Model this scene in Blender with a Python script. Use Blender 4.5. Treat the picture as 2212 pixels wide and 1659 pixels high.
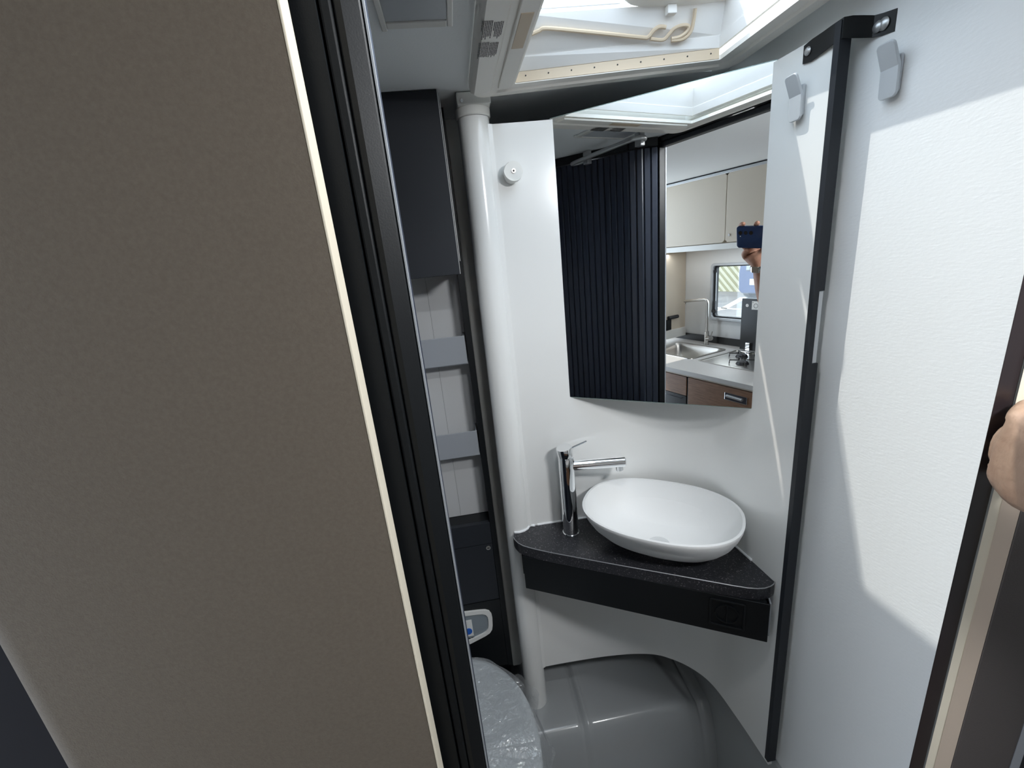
import bpy, bmesh, math, random
from mathutils import Vector, Matrix, noise
random.seed(7)
for o in list(bpy.data.objects): bpy.data.objects.remove(o, do_unlink=True)
S = bpy.context.scene; COL = S.collection

# ------------------------------------------------------------ camera, sky, sun, exposure
H = 1.52
CX = Vector((0.98617276, -0.13377544, -0.09781321))     # image right
CY = Vector((0.131115, 0.26886476, 0.95421203))         # image up
CZ = Vector((-0.10135161, -0.95384269, 0.28268707))     # towards the viewer
cam = bpy.data.objects.new('camera', bpy.data.cameras.new('camera')); COL.objects.link(cam)
cam.matrix_world = Matrix(((CX.x, CY.x, CZ.x, 0), (CX.y, CY.y, CZ.y, 0), (CX.z, CY.z, CZ.z, H), (0, 0, 0, 1)))
cam.data.sensor_width = 36; cam.data.lens = 927.7 / 2212 * 36; cam.data.clip_start = 0.004; cam.data.clip_end = 200
S.camera = cam
SUN_E, SKY_E, EXPO = 1.75, 2.2, 0.98
W = bpy.data.worlds.new('sky'); S.world = W; W.use_nodes = True
nt = W.node_tree; bg = nt.nodes['Background']
tc = nt.nodes.new('ShaderNodeTexCoord'); nz = nt.nodes.new('ShaderNodeTexNoise'); nz.inputs['Scale'].default_value = 2.2; nz.inputs['Detail'].default_value = 5
rp = nt.nodes.new('ShaderNodeValToRGB'); rp.color_ramp.elements[0].position = .35; rp.color_ramp.elements[0].color = (.66, .82, 1, 1)
rp.color_ramp.elements[1].position = .65; rp.color_ramp.elements[1].color = (.90, .95, 1, 1)
nt.links.new(tc.outputs['Generated'], nz.inputs['Vector']); nt.links.new(nz.outputs['Fac'], rp.inputs['Fac']); nt.links.new(rp.outputs['Color'], bg.inputs['Color'])
bg.inputs['Strength'].default_value = SKY_E
SD = Vector((.445, -.33, -1)).normalized()
sl = bpy.data.lights.new('sun', 'SUN'); sl.energy = SUN_E; sl.angle = math.radians(.55); sl.color = (1, .93, .83)
so = bpy.data.objects.new('sun', sl); COL.objects.link(so); so.rotation_euler = SD.to_track_quat('-Z', 'Y').to_euler()
so.location = (0, 0, 6)
def area(name, loc, aim, sx, sy, e, col=(.97, .985, 1)):
    l = bpy.data.lights.new(name, 'AREA'); l.shape = 'RECTANGLE'; l.size = sx; l.size_y = sy; l.energy = e; l.color = col
    o = bpy.data.objects.new(name, l); COL.objects.link(o); o.location = loc; o.rotation_euler = Vector(aim).to_track_quat('-Z', 'Y').to_euler(); return o
area('doorway_fill_light', (.16, .3115, 1.7850), (-.18, .75, -1), .16, .008, 1.15)          # added fill light under the ceiling, aisle side of the wet room door
area('worktop_fill_light', (-.55, -.70, 1.44), (0, -.1, -1), 1.2, .012, .55)         # added fill light under the overhead kitchen cabinet
area('aisle_fill_light', (.46, -.06, 1.788), (-.16, .62, -1), .16, .16, 5.6)             # added fill light at the aisle ceiling, brightens the wet room
S.view_settings.view_transform = 'Standard'; S.view_settings.look = 'None'; S.view_settings.gamma = 1
S.view_settings.use_curve_mapping = False; S.view_settings.exposure = EXPO
try:
    S.cycles.max_bounces = 20; S.cycles.diffuse_bounces = 12; S.cycles.glossy_bounces = 6; S.cycles.transmission_bounces = 8
    S.cycles.caustics_reflective = False; S.cycles.caustics_refractive = False
except Exception: pass

# ------------------------------------------------------------ materials
def mat(name, col, rough=.5, metal=0, spec=.5, coat=0, bump=None, emit=None, noise_col=None, wood=False, coat_r=.05):
    m = bpy.data.materials.new(name); m.use_nodes = True; t = m.node_tree; b = t.nodes['Principled BSDF']
    b.inputs['Base Color'].default_value = (*col, 1); b.inputs['Roughness'].default_value = rough; b.inputs['Metallic'].default_value = metal
    b.inputs['Specular IOR Level'].default_value = spec; b.inputs['Coat Weight'].default_value = coat; b.inputs['Coat Roughness'].default_value = coat_r
    tx = t.nodes.new('ShaderNodeTexCoord')
    if bump:
        n = t.nodes.new('ShaderNodeTexNoise'); n.inputs['Scale'].default_value = bump[0]; n.inputs['Detail'].default_value = 3
        mp = t.nodes.new('ShaderNodeMapping'); mp.inputs['Scale'].default_value = bump[2] if len(bump) > 2 else (1, 1, 1)
        u = t.nodes.new('ShaderNodeBump'); u.inputs['Strength'].default_value = bump[1]; u.inputs['Distance'].default_value = .001
        t.links.new(tx.outputs['Object'], mp.inputs['Vector']); t.links.new(mp.outputs[0], n.inputs['Vector'])
        t.links.new(n.outputs['Fac'], u.inputs['Height']); t.links.new(u.outputs[0], b.inputs['Normal'])
    if noise_col:
        sc, c2, p0, p1 = noise_col[:4]
        n = t.nodes.new('ShaderNodeTexNoise'); n.inputs['Scale'].default_value = sc; n.inputs['Detail'].default_value = 6; n.inputs['Roughness'].default_value = .7
        mp = t.nodes.new('ShaderNodeMapping'); mp.inputs['Scale'].default_value = noise_col[4] if len(noise_col) > 4 else (1, 1, 1)
        r = t.nodes.new('ShaderNodeValToRGB'); r.color_ramp.elements[0].position = p0; r.color_ramp.elements[1].position = p1
        r.color_ramp.elements[0].color = (*col, 1); r.color_ramp.elements[1].color = (*c2, 1)
        t.links.new(tx.outputs['Object'], mp.inputs['Vector']); t.links.new(mp.outputs[0], n.inputs['Vector'])
        t.links.new(n.outputs['Fac'], r.inputs['Fac']); t.links.new(r.outputs[0], b.inputs['Base Color'])
    if emit: b.inputs['Emission Color'].default_value = (*emit[:3], 1); b.inputs['Emission Strength'].default_value = emit[3]
    return m
def clear(name, tint, gl=.12, rough=.02, bump=None, diff=None):
    m = bpy.data.materials.new(name); m.use_nodes = True; t = m.node_tree; t.nodes.clear()
    o = t.nodes.new('ShaderNodeOutputMaterial'); a = t.nodes.new('ShaderNodeBsdfTransparent'); a.inputs[0].default_value = (*tint, 1)
    g = t.nodes.new('ShaderNodeBsdfGlossy'); g.inputs['Roughness'].default_value = rough
    x = t.nodes.new('ShaderNodeMixShader'); x.inputs[0].default_value = gl
    if bump:
        tx = t.nodes.new('ShaderNodeTexCoord'); n = t.nodes.new('ShaderNodeTexNoise'); n.inputs['Scale'].default_value = bump[0]; n.inputs['Detail'].default_value = 4; n.inputs['Distortion'].default_value = 1.5
        u = t.nodes.new('ShaderNodeBump'); u.inputs['Strength'].default_value = bump[1]; u.inputs['Distance'].default_value = .01
        t.links.new(tx.outputs['Object'], n.inputs['Vector']); t.links.new(n.outputs['Fac'], u.inputs['Height']); t.links.new(u.outputs[0], g.inputs['Normal'])
    t.links.new(a.outputs[0], x.inputs[1]); t.links.new(g.outputs[0], x.inputs[2])
    last = x
    if diff:
        d = t.nodes.new('ShaderNodeBsdfDiffuse'); d.inputs[0].default_value = (*diff[:3], 1); y = t.nodes.new('ShaderNodeMixShader'); y.inputs[0].default_value = diff[3]
        t.links.new(x.outputs[0], y.inputs[1]); t.links.new(d.outputs[0], y.inputs[2]); last = y
    t.links.new(last.outputs[0], o.inputs[0]); return m
M = dict(
    gel=mat('white_gelcoat', (.87, .88, .87), .22, coat=.5, coat_r=.04),
    wall=mat('white_wall_foil', (.85, .87, .88), .55, bump=(330, .22, (1, .35, 1)), spec=.35),
    ceil=mat('ceiling_foil', (.86, .89, .90), .7, bump=(300, .15)),
    aisle=mat('cream_ceiling', (.70, .70, .68), .7),
    dark=mat('dark_wall_and_shade', (.025, .025, .03), .9, spec=.1),  # dark back wall and board; also paints the shade above the kitchen cabinet
    black=mat('black_satin', (.007, .0085, .010), .42, spec=.3, bump=(900, .06)),
    anth=mat('anthracite_foil', (.019, .022, .028), .5, spec=.3, bump=(900, .08)),
    slat=mat('tambour_slat', (.022, .028, .045), .35),
    maroon=mat('dark_door_trim', (.022, .016, .018), .3),
    taupe=mat('taupe_panel', (.125, .103, .082), .75, bump=(900, .35), noise_col=(300, (.148, .124, .098), .35, .7), spec=.25),
    edge=mat('cream_edge_band', (.72, .66, .54), .5),
    brown=mat('dark_taupe_foil', (.075, .066, .064), .6, bump=(900, .2)),
    tau2=mat('beige_foil', (.46, .38, .31), .5),
    cream=mat('cream_lacquer', (.64, .57, .47), .35),
    abs=mat('cream_plastic', (.88, .855, .80), .4),
    tan=mat('tan_plastic', (.66, .54, .40), .5),
    shaft=mat('white_shaft_plastic', (.88, .865, .845), .5),
    white=mat('white_plastic', (.80, .80, .77), .3, coat=.3),
    silic=mat('white_silicone', (.86, .88, .90), .4),
    chrome=mat('chrome', (.86, .87, .88), .04, 1),
    steel=mat('brushed_steel', (.62, .60, .57), .28, 1),
    alu=mat('satin_aluminium', (.50, .51, .52), .35, .8),
    hook=mat('silver_grey_plastic', (.56, .59, .62), .4, .2),
    mirror=mat('mirror_silver', (.93, .945, .94), .0, 1),
    gedge=mat('mirror_glass_edge', (.30, .42, .40), .15, .2),
    stone=mat('black_stone_laminate', (.020, .021, .026), .42, bump=(200, .4), noise_col=(330, (.50, .48, .49), .57, .78)),
    ceramic=mat('matt_white_basin', (.83, .84, .84), .5),
    grey=mat('grey_shower_tray', (.36, .38, .39), .2, coat=.35),
    guard=mat('grey_acrylic', (.30, .32, .35), .45),
    niche=mat('grey_niche_wall', (.55, .56, .57), .25),
    lid=mat('toilet_lid_plastic', (.78, .83, .85), .3),
    ctrl=mat('grey_control_recess', (.24, .28, .31), .4),
    blue=mat('blue_button', (.01, .12, .55), .4),
    print=mat('black_print', (.02, .02, .02), .6),
    paper=mat('white_label', (.82, .82, .80), .5),
    wood=mat('walnut_decor', (.13, .065, .036), .4, noise_col=(14, (.27, .15, .09), .35, .7, (1, 1, 14))),
    work=mat('grey_worktop', (.50, .49, .48), .4),
    glassblk=mat('black_glass', (.006, .006, .007), .3),
    rubber=mat('window_frame_rubber', (.015, .016, .02), .5),
    skin=mat('skin', (.36, .17, .11), .55, bump=(160, .7), noise_col=(45, (.48, .26, .18), .3, .7)),
    skin2=mat('skin_close', (.24, .145, .10), .6, bump=(120, .9), noise_col=(30, (.36, .25, .18), .3, .7, (1, 1, .35))),
    phone=mat('navy_phone_back', (.012, .035, .11), .22, coat=.6),
    lens=mat('phone_lens', (.004, .004, .006), .06, coat=1),
    floorw=mat('aisle_floor', (.16, .13, .10), .5, noise_col=(8, (.22, .18, .14), .3, .7, (1, 8, 1))),
    asphalt=mat('asphalt', (.17, .17, .175), .95, spec=.1, noise_col=(1.6, (.23, .23, .23), .35, .65)),
    line=mat('road_paint', (.75, .75, .73), .7),
    fence=mat('straw_fence', (.34, .33, .22), .8), slatf=mat('pale_fence_slat', (.50, .49, .38), .7),
    van=mat('slate_blue_paint', (.03, .05, .13), .4, coat=.2),
    glass=clear('clear_acrylic', (.88, .93, .96), .06), pane=clear('window_pane', (.93, .95, .95), .06), film=clear('clear_plastic_film', (.93, .94, .95), .26, .09, bump=(34, 1.0), diff=(.8, .82, .84, .14)),
    thinblue=clear('dark_windscreen', (.45, .55, .65), .3),
)

# ------------------------------------------------------------ mesh helpers
def link(name, bm, m, parent=None, smooth=False, bevel=0, seg=2, ang=35):
    me = bpy.data.meshes.new(name); bmesh.ops.recalc_face_normals(bm, faces=bm.faces); bm.to_mesh(me); bm.free()
    for mm in (m if isinstance(m, (list, tuple)) else [m]): me.materials.append(mm)
    o = bpy.data.objects.new(name, me); COL.objects.link(o)
    if smooth:
        for p in me.polygons: p.use_smooth = True
        try: me.set_sharp_from_angle(angle=math.radians(ang))
        except Exception: pass
    if bevel:
        b = o.modifiers.new('bevel', 'BEVEL'); b.width = bevel; b.segments = seg; b.limit_method = 'ANGLE'; b.angle_limit = math.radians(40)
    if parent:
        o.parent = parent; o.matrix_parent_inverse = parent.matrix_basis.inverted()
    return o
def B(bm, x0, x1, y0, y1, z0, z1, mtx=None):
    v = [bm.verts.new((x, y, z)) for x in (x0, x1) for y in (y0, y1) for z in (z0, z1)]
    for f in ((0, 1, 3, 2), (4, 6, 7, 5), (0, 4, 5, 1), (2, 3, 7, 6), (0, 2, 6, 4), (1, 5, 7, 3)): bm.faces.new([v[i] for i in f])
    if mtx is not None: bmesh.ops.transform(bm, matrix=mtx, verts=v)
    return v
def box(name, x0, x1, y0, y1, z0, z1, m, parent=None, bevel=0, mtx=None, seg=2):
    bm = bmesh.new(); B(bm, x0, x1, y0, y1, z0, z1, mtx); return link(name, bm, m, parent, bevel=bevel, seg=seg)
def P(bm, pts, z0, z1):      # prism over a plan polygon
    n = len(pts); a = [bm.verts.new((p[0], p[1], z0)) for p in pts]; b = [bm.verts.new((p[0], p[1], z1)) for p in pts]
    bm.faces.new(a[::-1]); bm.faces.new(b)
    for i in range(n): bm.faces.new((a[i], a[(i + 1) % n], b[(i + 1) % n], b[i]))
    return a + b
def prism(name, pts, z0, z1, m, parent=None, bevel=0, smooth=False, mtx=None):
    bm = bmesh.new(); v = P(bm, pts, z0, z1)
    if mtx is not None: bmesh.ops.transform(bm, matrix=mtx, verts=v)
    return link(name, bm, m, parent, bevel=bevel, smooth=smooth)
def T(bm, pts, r, n=12, cap=True):   # tube along points, r number or list
    pts = [Vector(p) for p in pts]; rs = r if isinstance(r, (list, tuple)) else [r] * len(pts); rings = []; up = None
    for i, p in enumerate(pts):
        d = (pts[min(i + 1, len(pts) - 1)] - pts[max(i - 1, 0)]).normalized()
        if up is None: up = d.orthogonal().normalized()
        up = (up - up.dot(d) * d).normalized(); w = d.cross(up)
        rings.append([bm.verts.new(p + rs[i] * (math.cos(a) * up + math.sin(a) * w)) for a in [2 * math.pi * k / n for k in range(n)]])
    for a, b in zip(rings, rings[1:]):
        for k in range(n): bm.faces.new((a[k], a[(k + 1) % n], b[(k + 1) % n], b[k]))
    if cap: bm.faces.new(rings[0][::-1]); bm.faces.new(rings[-1])
def tube(name, pts, r, m, parent=None, n=16):
    bm = bmesh.new(); T(bm, pts, r, n); return link(name, bm, m, parent, smooth=True)
def loft(bm, rings, close=True, cap=(True, True)):
    R = [[bm.verts.new(p) for p in r] for r in rings]; n = len(R[0])
    for a, b in zip(R, R[1:]):
        for k in range(n if close else n - 1): bm.faces.new((a[k], a[(k + 1) % n], b[(k + 1) % n], b[k]))
    if cap[0]: bm.faces.new(R[0][::-1])
    if cap[1]: bm.faces.new(R[-1])
    return R
def empty(name, loc): o = bpy.data.objects.new(name, None); COL.objects.link(o); o.location = loc; o.empty_display_size = .05; return o
def tag(o, label, cat, group=None):
    o['label'] = label; o['category'] = cat
    if group: o['group'] = group
    return o
def struct(o): o['kind'] = 'structure'; return o
def rrect(x0, x1, y0, y1, r, n=6):
    out = []
    for cx, cy, a0 in ((x1 - r, y1 - r, 0), (x0 + r, y1 - r, 90), (x0 + r, y0 + r, 180), (x1 - r, y0 + r, 270)):
        for k in range(n + 1): a = math.radians(a0 + 90 * k / n); out.append((cx + r * math.cos(a), cy + r * math.sin(a)))
    return out
def ring_xz(bm, outer, inner, y0, y1):   # flat frame standing in xz, between y0 and y1
    n = len(outer); V = [[bm.verts.new((p[0], y, p[1])) for p in L] for L in (outer, inner) for y in (y0, y1)]
    o0, o1, i0, i1 = V
    for k in range(n):
        j = (k + 1) % n
        bm.faces.new((o0[k], o0[j], i0[j], i0[k])); bm.faces.new((o1[k], i1[k], i1[j], o1[j]))
        bm.faces.new((o0[k], o1[k], o1[j], o0[j])); bm.faces.new((i0[k], i0[j], i1[j], i1[k]))

CEIL = 1.80; WX = .53; MZ0, MZ1 = 1.216, 1.755
# ------------------------------------------------------------ the shell
GX = [-1.75, -1.5, -1.03, .10, .50, 1.6]; GY = [-.90, -.28, .20, .395, .83, 1.2]
bm = bmesh.new()
for i in range(5):
    for j in range(5):
        if (i == 3 and j == 3) or (i == 1 and j == 1): continue
        B(bm, GX[i], GX[i + 1], GY[j], GY[j + 1], CEIL, CEIL + .035)
bmesh.ops.remove_doubles(bm, verts=bm.verts, dist=1e-5)
struct(link('ceiling', bm, M['ceil']))
struct(box('wall_right', WX, WX + .03, .335, 1.17, .0, CEIL, M['wall']))
struct(box('wall_back', -.45, WX, 1.17, 1.2, .0, CEIL, M['dark']))
struct(box('wall_left', -.45, -.42, .43, 1.17, 0, CEIL, M['wall']))
struct(box('floor', -1.75, 1.6, -.90, 1.2, -.05, 0, M['floorw']))

struct(box('wall_end', 1.6, 1.63, -.89, .276, 0, CEIL, M['wall']))
# grey moulded shower tray with the boxed-in wheel arch, one height field
bm = bmesh.new(); NX, NY = 300, 110; G = []
def ss(t): t = max(0, min(1, t)); return t * t * (3 - 2 * t)
for j in range(NY + 1):
    row = []
    for i in range(NX + 1):
        x = -.418 + .947 * i / NX; y = .345 + .82 * (j / NY)
        r = .07; t = (y - .735)
        fy = 0 if t < 0 else (math.sqrt(max(0, 1 - (1 - min(t, r) / r) ** 2)))
        h = .02 + .335 * fy * ss((x + .0) / .05) + (.02 * ss((y - .8) / .3) if x > .0 else 0)
        for gx, gd in ((.176, -.0075), (.192, .0035)): h += gd * math.exp(-((x - gx) / .0055) ** 2) * fy
        cx = .455 - .25 * max(0, y - .80) ** 1.0
        h -= .014 * ss((x - cx) / .03) * fy
        h -= .010 * math.exp(-((x - .492) / .006) ** 2) * fy
        row.append(bm.verts.new((x, y, h)))
    G.append(row)
for j in range(NY):
    for i in range(NX): bm.faces.new((G[j][i], G[j][i + 1], G[j + 1][i + 1], G[j + 1][i]))
B(bm, .5215, .5285, .346, 1.16, .015, .470)
tray = link('shower_tray', bm, M['grey'], smooth=True, ang=50)
tag(tray, 'grey glossy moulded shower tray with raised wheel-arch hump below the washbasin', 'shower tray')

# ------------------------------------------------------------ foreground: taupe panel, black tambour post, door jamb on the right
t = empty('furniture_panel', (-.21, .28, 0))
pl = [(-.0695, .2803), (-.0695, .2962), (-.332, .2962)]
for k in range(9): a = math.radians(90 + 90 * k / 8); pl.append((-.335 + .018 * math.cos(a), .2982 + .018 * math.sin(a) - .018))
pl = [(-.0715, .2795), (-.0715, .2945), (-.340, .32)] + [(-.330 - .026 * math.sin(math.radians(a)), .3055 - .026 * math.cos(math.radians(a))) for a in range(100, -1, -10)]
tag(prism('panel', pl, 0, CEIL - .001, M['taupe'], t, smooth=True), '', '') if False else None
prism('panel_face', pl, 0.002, CEIL - .001, M['taupe'], t, smooth=True)
box('edge_band', -.0713, -.0695, .2797, .2965, 0.002, CEIL - .001, M['edge'], t, bevel=.0006)
tag(t, 'tall taupe furniture panel with cream edge filling the left foreground', 'panel')
box('seat_back_cabinet', -1.2, -.425, .36, .42, 0.002, CEIL - .001, M['dark'])
tag(bpy.data.objects['seat_back_cabinet'], 'black cabinet side behind the lower left edge of the taupe panel', 'cabinet')

t = empty('tambour_door', (-.033, .33, 0))
box('jamb_channel', -.085, -.0585, .312, .352, .002, CEIL - .001, M['black'], t)
box('handle_profile', -.0572, -.0500, .3145, .352, .002, 1.80, M['black'], t, bevel=.0015)
prism('handle_profile', [(-.0495, .3165), (-.0445, .3150), (-.0335, .3190), (-.0325, .326), (-.0335, .345), (-.0495, .345)], .002, 1.80, M['black'], t, bevel=.0012)
box('aluminium_edge', -.0326, -.0314, .3195, .3240, .002, 1.78, M['guard'], t)
# tambour path, slats curve back into the wet room
path = [(-.036, .352), (-.060, .388), (-.085, .408), (-.123, .424), (-.167, .441), (-.225, .478), (-.300, .519), (-.372, .56)]
def along(path, s):
    for a, b in zip(path, path[1:]):
        L = math.dist(a, b)
        if s <= L: f = s / L; return (a[0] + (b[0] - a[0]) * f, a[1] + (b[1] - a[1]) * f), math.atan2(b[1] - a[1], b[0] - a[0])
        s -= L
    return None, None
base = None; s = .008; k = 0
while True:
    p, a = along(path, s)
    if p is None: break
    if base is None:
        bm = bmesh.new(); P(bm, [(-.0094, -.004), (.0094, -.004), (.0094, .000), (.0066, .004), (-.0066, .004), (-.0094, .000)], .004, 1.775)
        base = link('slat', bm, M['slat'], t); o = base
    else: o = base.copy(); COL.objects.link(o); o.parent = t
    o.matrix_parent_inverse = Matrix.Identity(4); o.location = (p[0] + .033, p[1] - .33, 0); o.rotation_euler = (0, 0, a + math.pi + 0)
    s += .0200; k += 1
bm = bmesh.new()
for a, b in zip(path, path[1:]):
    d = Vector((b[0] - a[0], b[1] - a[1], 0)).normalized(); n = Vector((-d.y, d.x, 0)) * .012
    P(bm, [(a[0] + n.x, a[1] + n.y), (b[0] + n.x, b[1] + n.y), (b[0] - n.x, b[1] - n.y), (a[0] - n.x, a[1] - n.y)], 1.777, CEIL - .001)
link('top_track', bm, M['black'], t)
tag(t, 'black ribbed tambour door whose post crosses the view, seen whole in the mirror', 'door')

t = empty('door_lintel', (.2, .335, 1.8))
box('lintel_board', -.031, .60, .332, .352, 1.787, CEIL - .001, M['black'], t, bevel=.001)
box('guide_rail', -.031, .60, .322, .346, 1.773, 1.7865, M['anth'], t, bevel=.003)
struct(t)

t = empty('doorway_fill_housing', (.16, .3115, CEIL))  # housing made up for the added doorway fill light
box('housing', .07, .25, .3065, .3165, 1.7860, CEIL - .0005, M['white'], t)
tag(t, 'slim white housing of an added fill lamp above the wet-room doorway', 'lamp')
t = empty('aisle_fill_bezel', (.46, -.06, CEIL))  # bezel made up for the added aisle fill light
tube('bezel', [(.46, -.06, 1.7905), (.46, -.06, CEIL - .0005)], [.115, .12], M['white'], t, n=28)
tag(t, 'round white bezel of an added fill light in the aisle ceiling behind the viewer', 'lamp')
t = empty('door_jamb', (.47, .3, 0))
def azx(az, y): return y / math.tan(math.radians(az))
prism('black_trim', [(azx(33.38, .300), .300), (azx(32.26, .3), .300), (.520, .327), (.5000, .327)], .002, CEIL - .001, M['maroon'], t, bevel=.0012)
prism('gasket', [(azx(32.24, .3), .3), (azx(32.10, .3), .3), (.500, .31), (.497, .31)], .002, CEIL - .001, M['guard'], t)
prism('cream_strip', [(azx(32.10, .298), .298), (azx(31.42, .2955), .2955), (.520, .312), (.500, .312)], .002, CEIL - .001, M['edge'], t)
prism('beige_panel', [(azx(31.42, .2950), .2950), (azx(30.22, .288), .288), (.545, .31), (.522, .31)], .002, CEIL - .001, M['tau2'], t)
prism('dark_panel', [(azx(30.22, .2875), .2875), (azx(26.35, .273), .273), (.62, .32), (.55, .32)], .002, CEIL - .001, M['brown'], t, bevel=.002)
prism('edge_strip', [(azx(26.34, .2725), .2725), (azx(25.8, .272), .272), (.63, .33), (.60, .33)], .002, CEIL - .001, M['guard'], t)
box('side_board', .566, 1.6, .276, .334, .002, CEIL - .001, M['anth'], t)
struct(t); t.name = 'door_1'
struct(tray) if False else None

# ------------------------------------------------------------ swivelling washbasin wall: curved white panel
arc = [(.102, .870), (.15, .8695), (.194, .868), (.25, .8655), (.30, .861), (.34, .8555), (.378, .847), (.406, .836), (.430, .820), (.452, .801), (.470, .779), (.483, .757), (.491, .734), (.496, .704), (.4985, .671), (.5015, .62), (.503, .558)]
def smooth_curve(pts, n=5):
    out = []
    for i in range(len(pts) - 1):
        p0 = pts[max(i - 1, 0)]; p1 = pts[i]; p2 = pts[i + 1]; p3 = pts[min(i + 2, len(pts) - 1)]
        for k in range(n):
            u = k / n; out.append(tuple(.5 * (2 * p1[c] + (p2[c] - p0[c]) * u + (2 * p0[c] - 5 * p1[c] + 4 * p2[c] - p3[c]) * u * u + (-p0[c] + 3 * p1[c] - 3 * p2[c] + p3[c]) * u ** 3) for c in (0, 1)))
    return out + [pts[-1]]
front = smooth_curve(arc)
def offs(pts, d):
    out = []
    for i, p in enumerate(pts):
        a = pts[max(i - 1, 0)]; b = pts[min(i + 1, len(pts) - 1)]; L = math.dist(a, b); out.append((p[0] - (b[1] - a[1]) / L * d, p[1] + (b[0] - a[0]) / L * d))
    return out
back = offs(front, .008)
t = empty('swivel_panel', (.3, .87, .478))
PT = lambda p: MZ1 - .003
bm = bmesh.new(); n = len(front)
f0 = [bm.verts.new((p[0], p[1], .478)) for p in front]; f1 = [bm.verts.new((p[0], p[1], 1.752)) for p in front]
b0 = [bm.verts.new((p[0], p[1], .478)) for p in back]; b1 = [bm.verts.new((p[0], p[1], 1.752)) for p in back]
for i in range(n - 1):
    bm.faces.new((f0[i], f0[i + 1], f1[i + 1], f1[i])); bm.faces.new((b0[i + 1], b0[i], b1[i], b1[i + 1]))
    bm.faces.new((f1[i], f1[i + 1], b1[i + 1], b1[i])); bm.faces.new((f0[i + 1], f0[i], b0[i], b0[i + 1]))
bm.faces.new((f0[0], f1[0], b1[0], b0[0])); bm.faces.new((f0[-1], b0[-1], b1[-1], f1[-1]))
link('curved_panel', bm, M['gel'], t, smooth=True, ang=50)
# black edge profile with the cut-out for the latch
bm = bmesh.new()
B(bm, .4970, .5125, .5530, .562, 1.4315, 1.7515); B(bm, .4970, .5045, .5530, .562, 1.326, 1.4315); B(bm, .4970, .5140, .5530, .562, .495, 1.326)
link('edge_profile', bm, M['maroon' if 0 else 'anth'], t)
box('latch_plate', .5046, .5120, .5545, .562, 1.3265, 1.431, M['hook'], t)
# pivot tube and its ceiling clamp
tube('pivot_tube', [(.0725, .882, .02), (.0725, .882, 1.764)], .0285, M['gel'], t, n=40)
prism('tube_flange', [(.094, .866), (.104, .8685), (.104, .879), (.094, .90)], .478, 1.752, M['gel'], t)
bm = bmesh.new(); T(bm, [(.0725, .882, 1.7645), (.0725, .882, 1.780)], .0315, 40); B(bm, .045, .104, .850, .92, 1.7795, CEIL - .001)
link('ceiling_clamp', bm, M['white'], t, smooth=True, bevel=.002)
tube('clamp_screw', [(.0535, .8475, 1.785), (.0535, .851, 1.785)], .0028, M['chrome'], t, n=10)
tag(t, 'white glossy concave swivel wall with round pivot tube and dark edge', 'wall panel')
struct(box('trim_1', .0230, .0560, .99, 1.17, .36, CEIL - .001, M['white'], bevel=.003))

# mirror
ml = Vector((.2109, .8704, 0)); mr = Vector((.5029, .6660, 0)); md = (mr - ml).normalized(); mn = Vector((md.y, -md.x, 0))
t = empty('mirror', ((ml + mr) / 2).to_tuple()[:2] + (MZ0,))
A = ml + mn * 0; Bq = mr + mn * 0
q = [(A.x, A.y), (Bq.x, Bq.y), (Bq.x - mn.x * .0048, Bq.y - mn.y * .0048), (A.x - mn.x * .0048, A.y - mn.y * .0048)]
q = [(p[0], p[1]) for p in q]
prism('glass_edge', [(p[0] - mn.x * .0004, p[1] - mn.y * .0004) for p in q], MZ0, MZ1, M['gedge'], t)
e = md * .0012; z0, z1 = MZ0 + .0012, MZ1 - .0012
prism('mirror_face', [(A.x + e.x, A.y + e.y), (Bq.x - e.x, Bq.y - e.y), (Bq.x - e.x - mn.x * .001, Bq.y - e.y - mn.y * .001), (A.x + e.x - mn.x * .001, A.y + e.y - mn.y * .001)], z0, z1, M['mirror'], t)
q2 = [(A.x - mn.x * .0055, A.y - mn.y * .0055), (Bq.x - mn.x * .0055, Bq.y - mn.y * .0055), (Bq.x - mn.x * .009, Bq.y - mn.y * .009), (A.x - mn.x * .009, A.y - mn.y * .009)]
prism('back_board', q2, MZ0 + .004, MZ1 - .0008, M['anth'], t)
tag(t, 'frameless rectangular mirror set across the corner of the white swivel wall', 'mirror')

# round white holder knob
t = empty('shower_holder', (.136, .868, 1.668))
tube('stem', [(.130, .869, 1.662), (.131, .852, 1.666)], .0125, M['white'], t, n=28)
bm = bmesh.new(); T(bm, [(.131, .853, 1.666), (.132, .846, 1.668), (.132, .8445, 1.668)], [.0175, .0175, .0165], 32); link('disc', bm, M['white'], t, smooth=True)
tube('socket_screw', [(.132, .845, 1.668), (.132, .8425, 1.668)], [.0042, .0038], M['steel'], t, n=16)
tube('hex_recess', [(.132, .8428, 1.668), (.132, .8421, 1.668)], .0019, M['print'], t, n=6)
tag(t, 'small round white holder with hex screw left of the mirror', 'holder')

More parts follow.
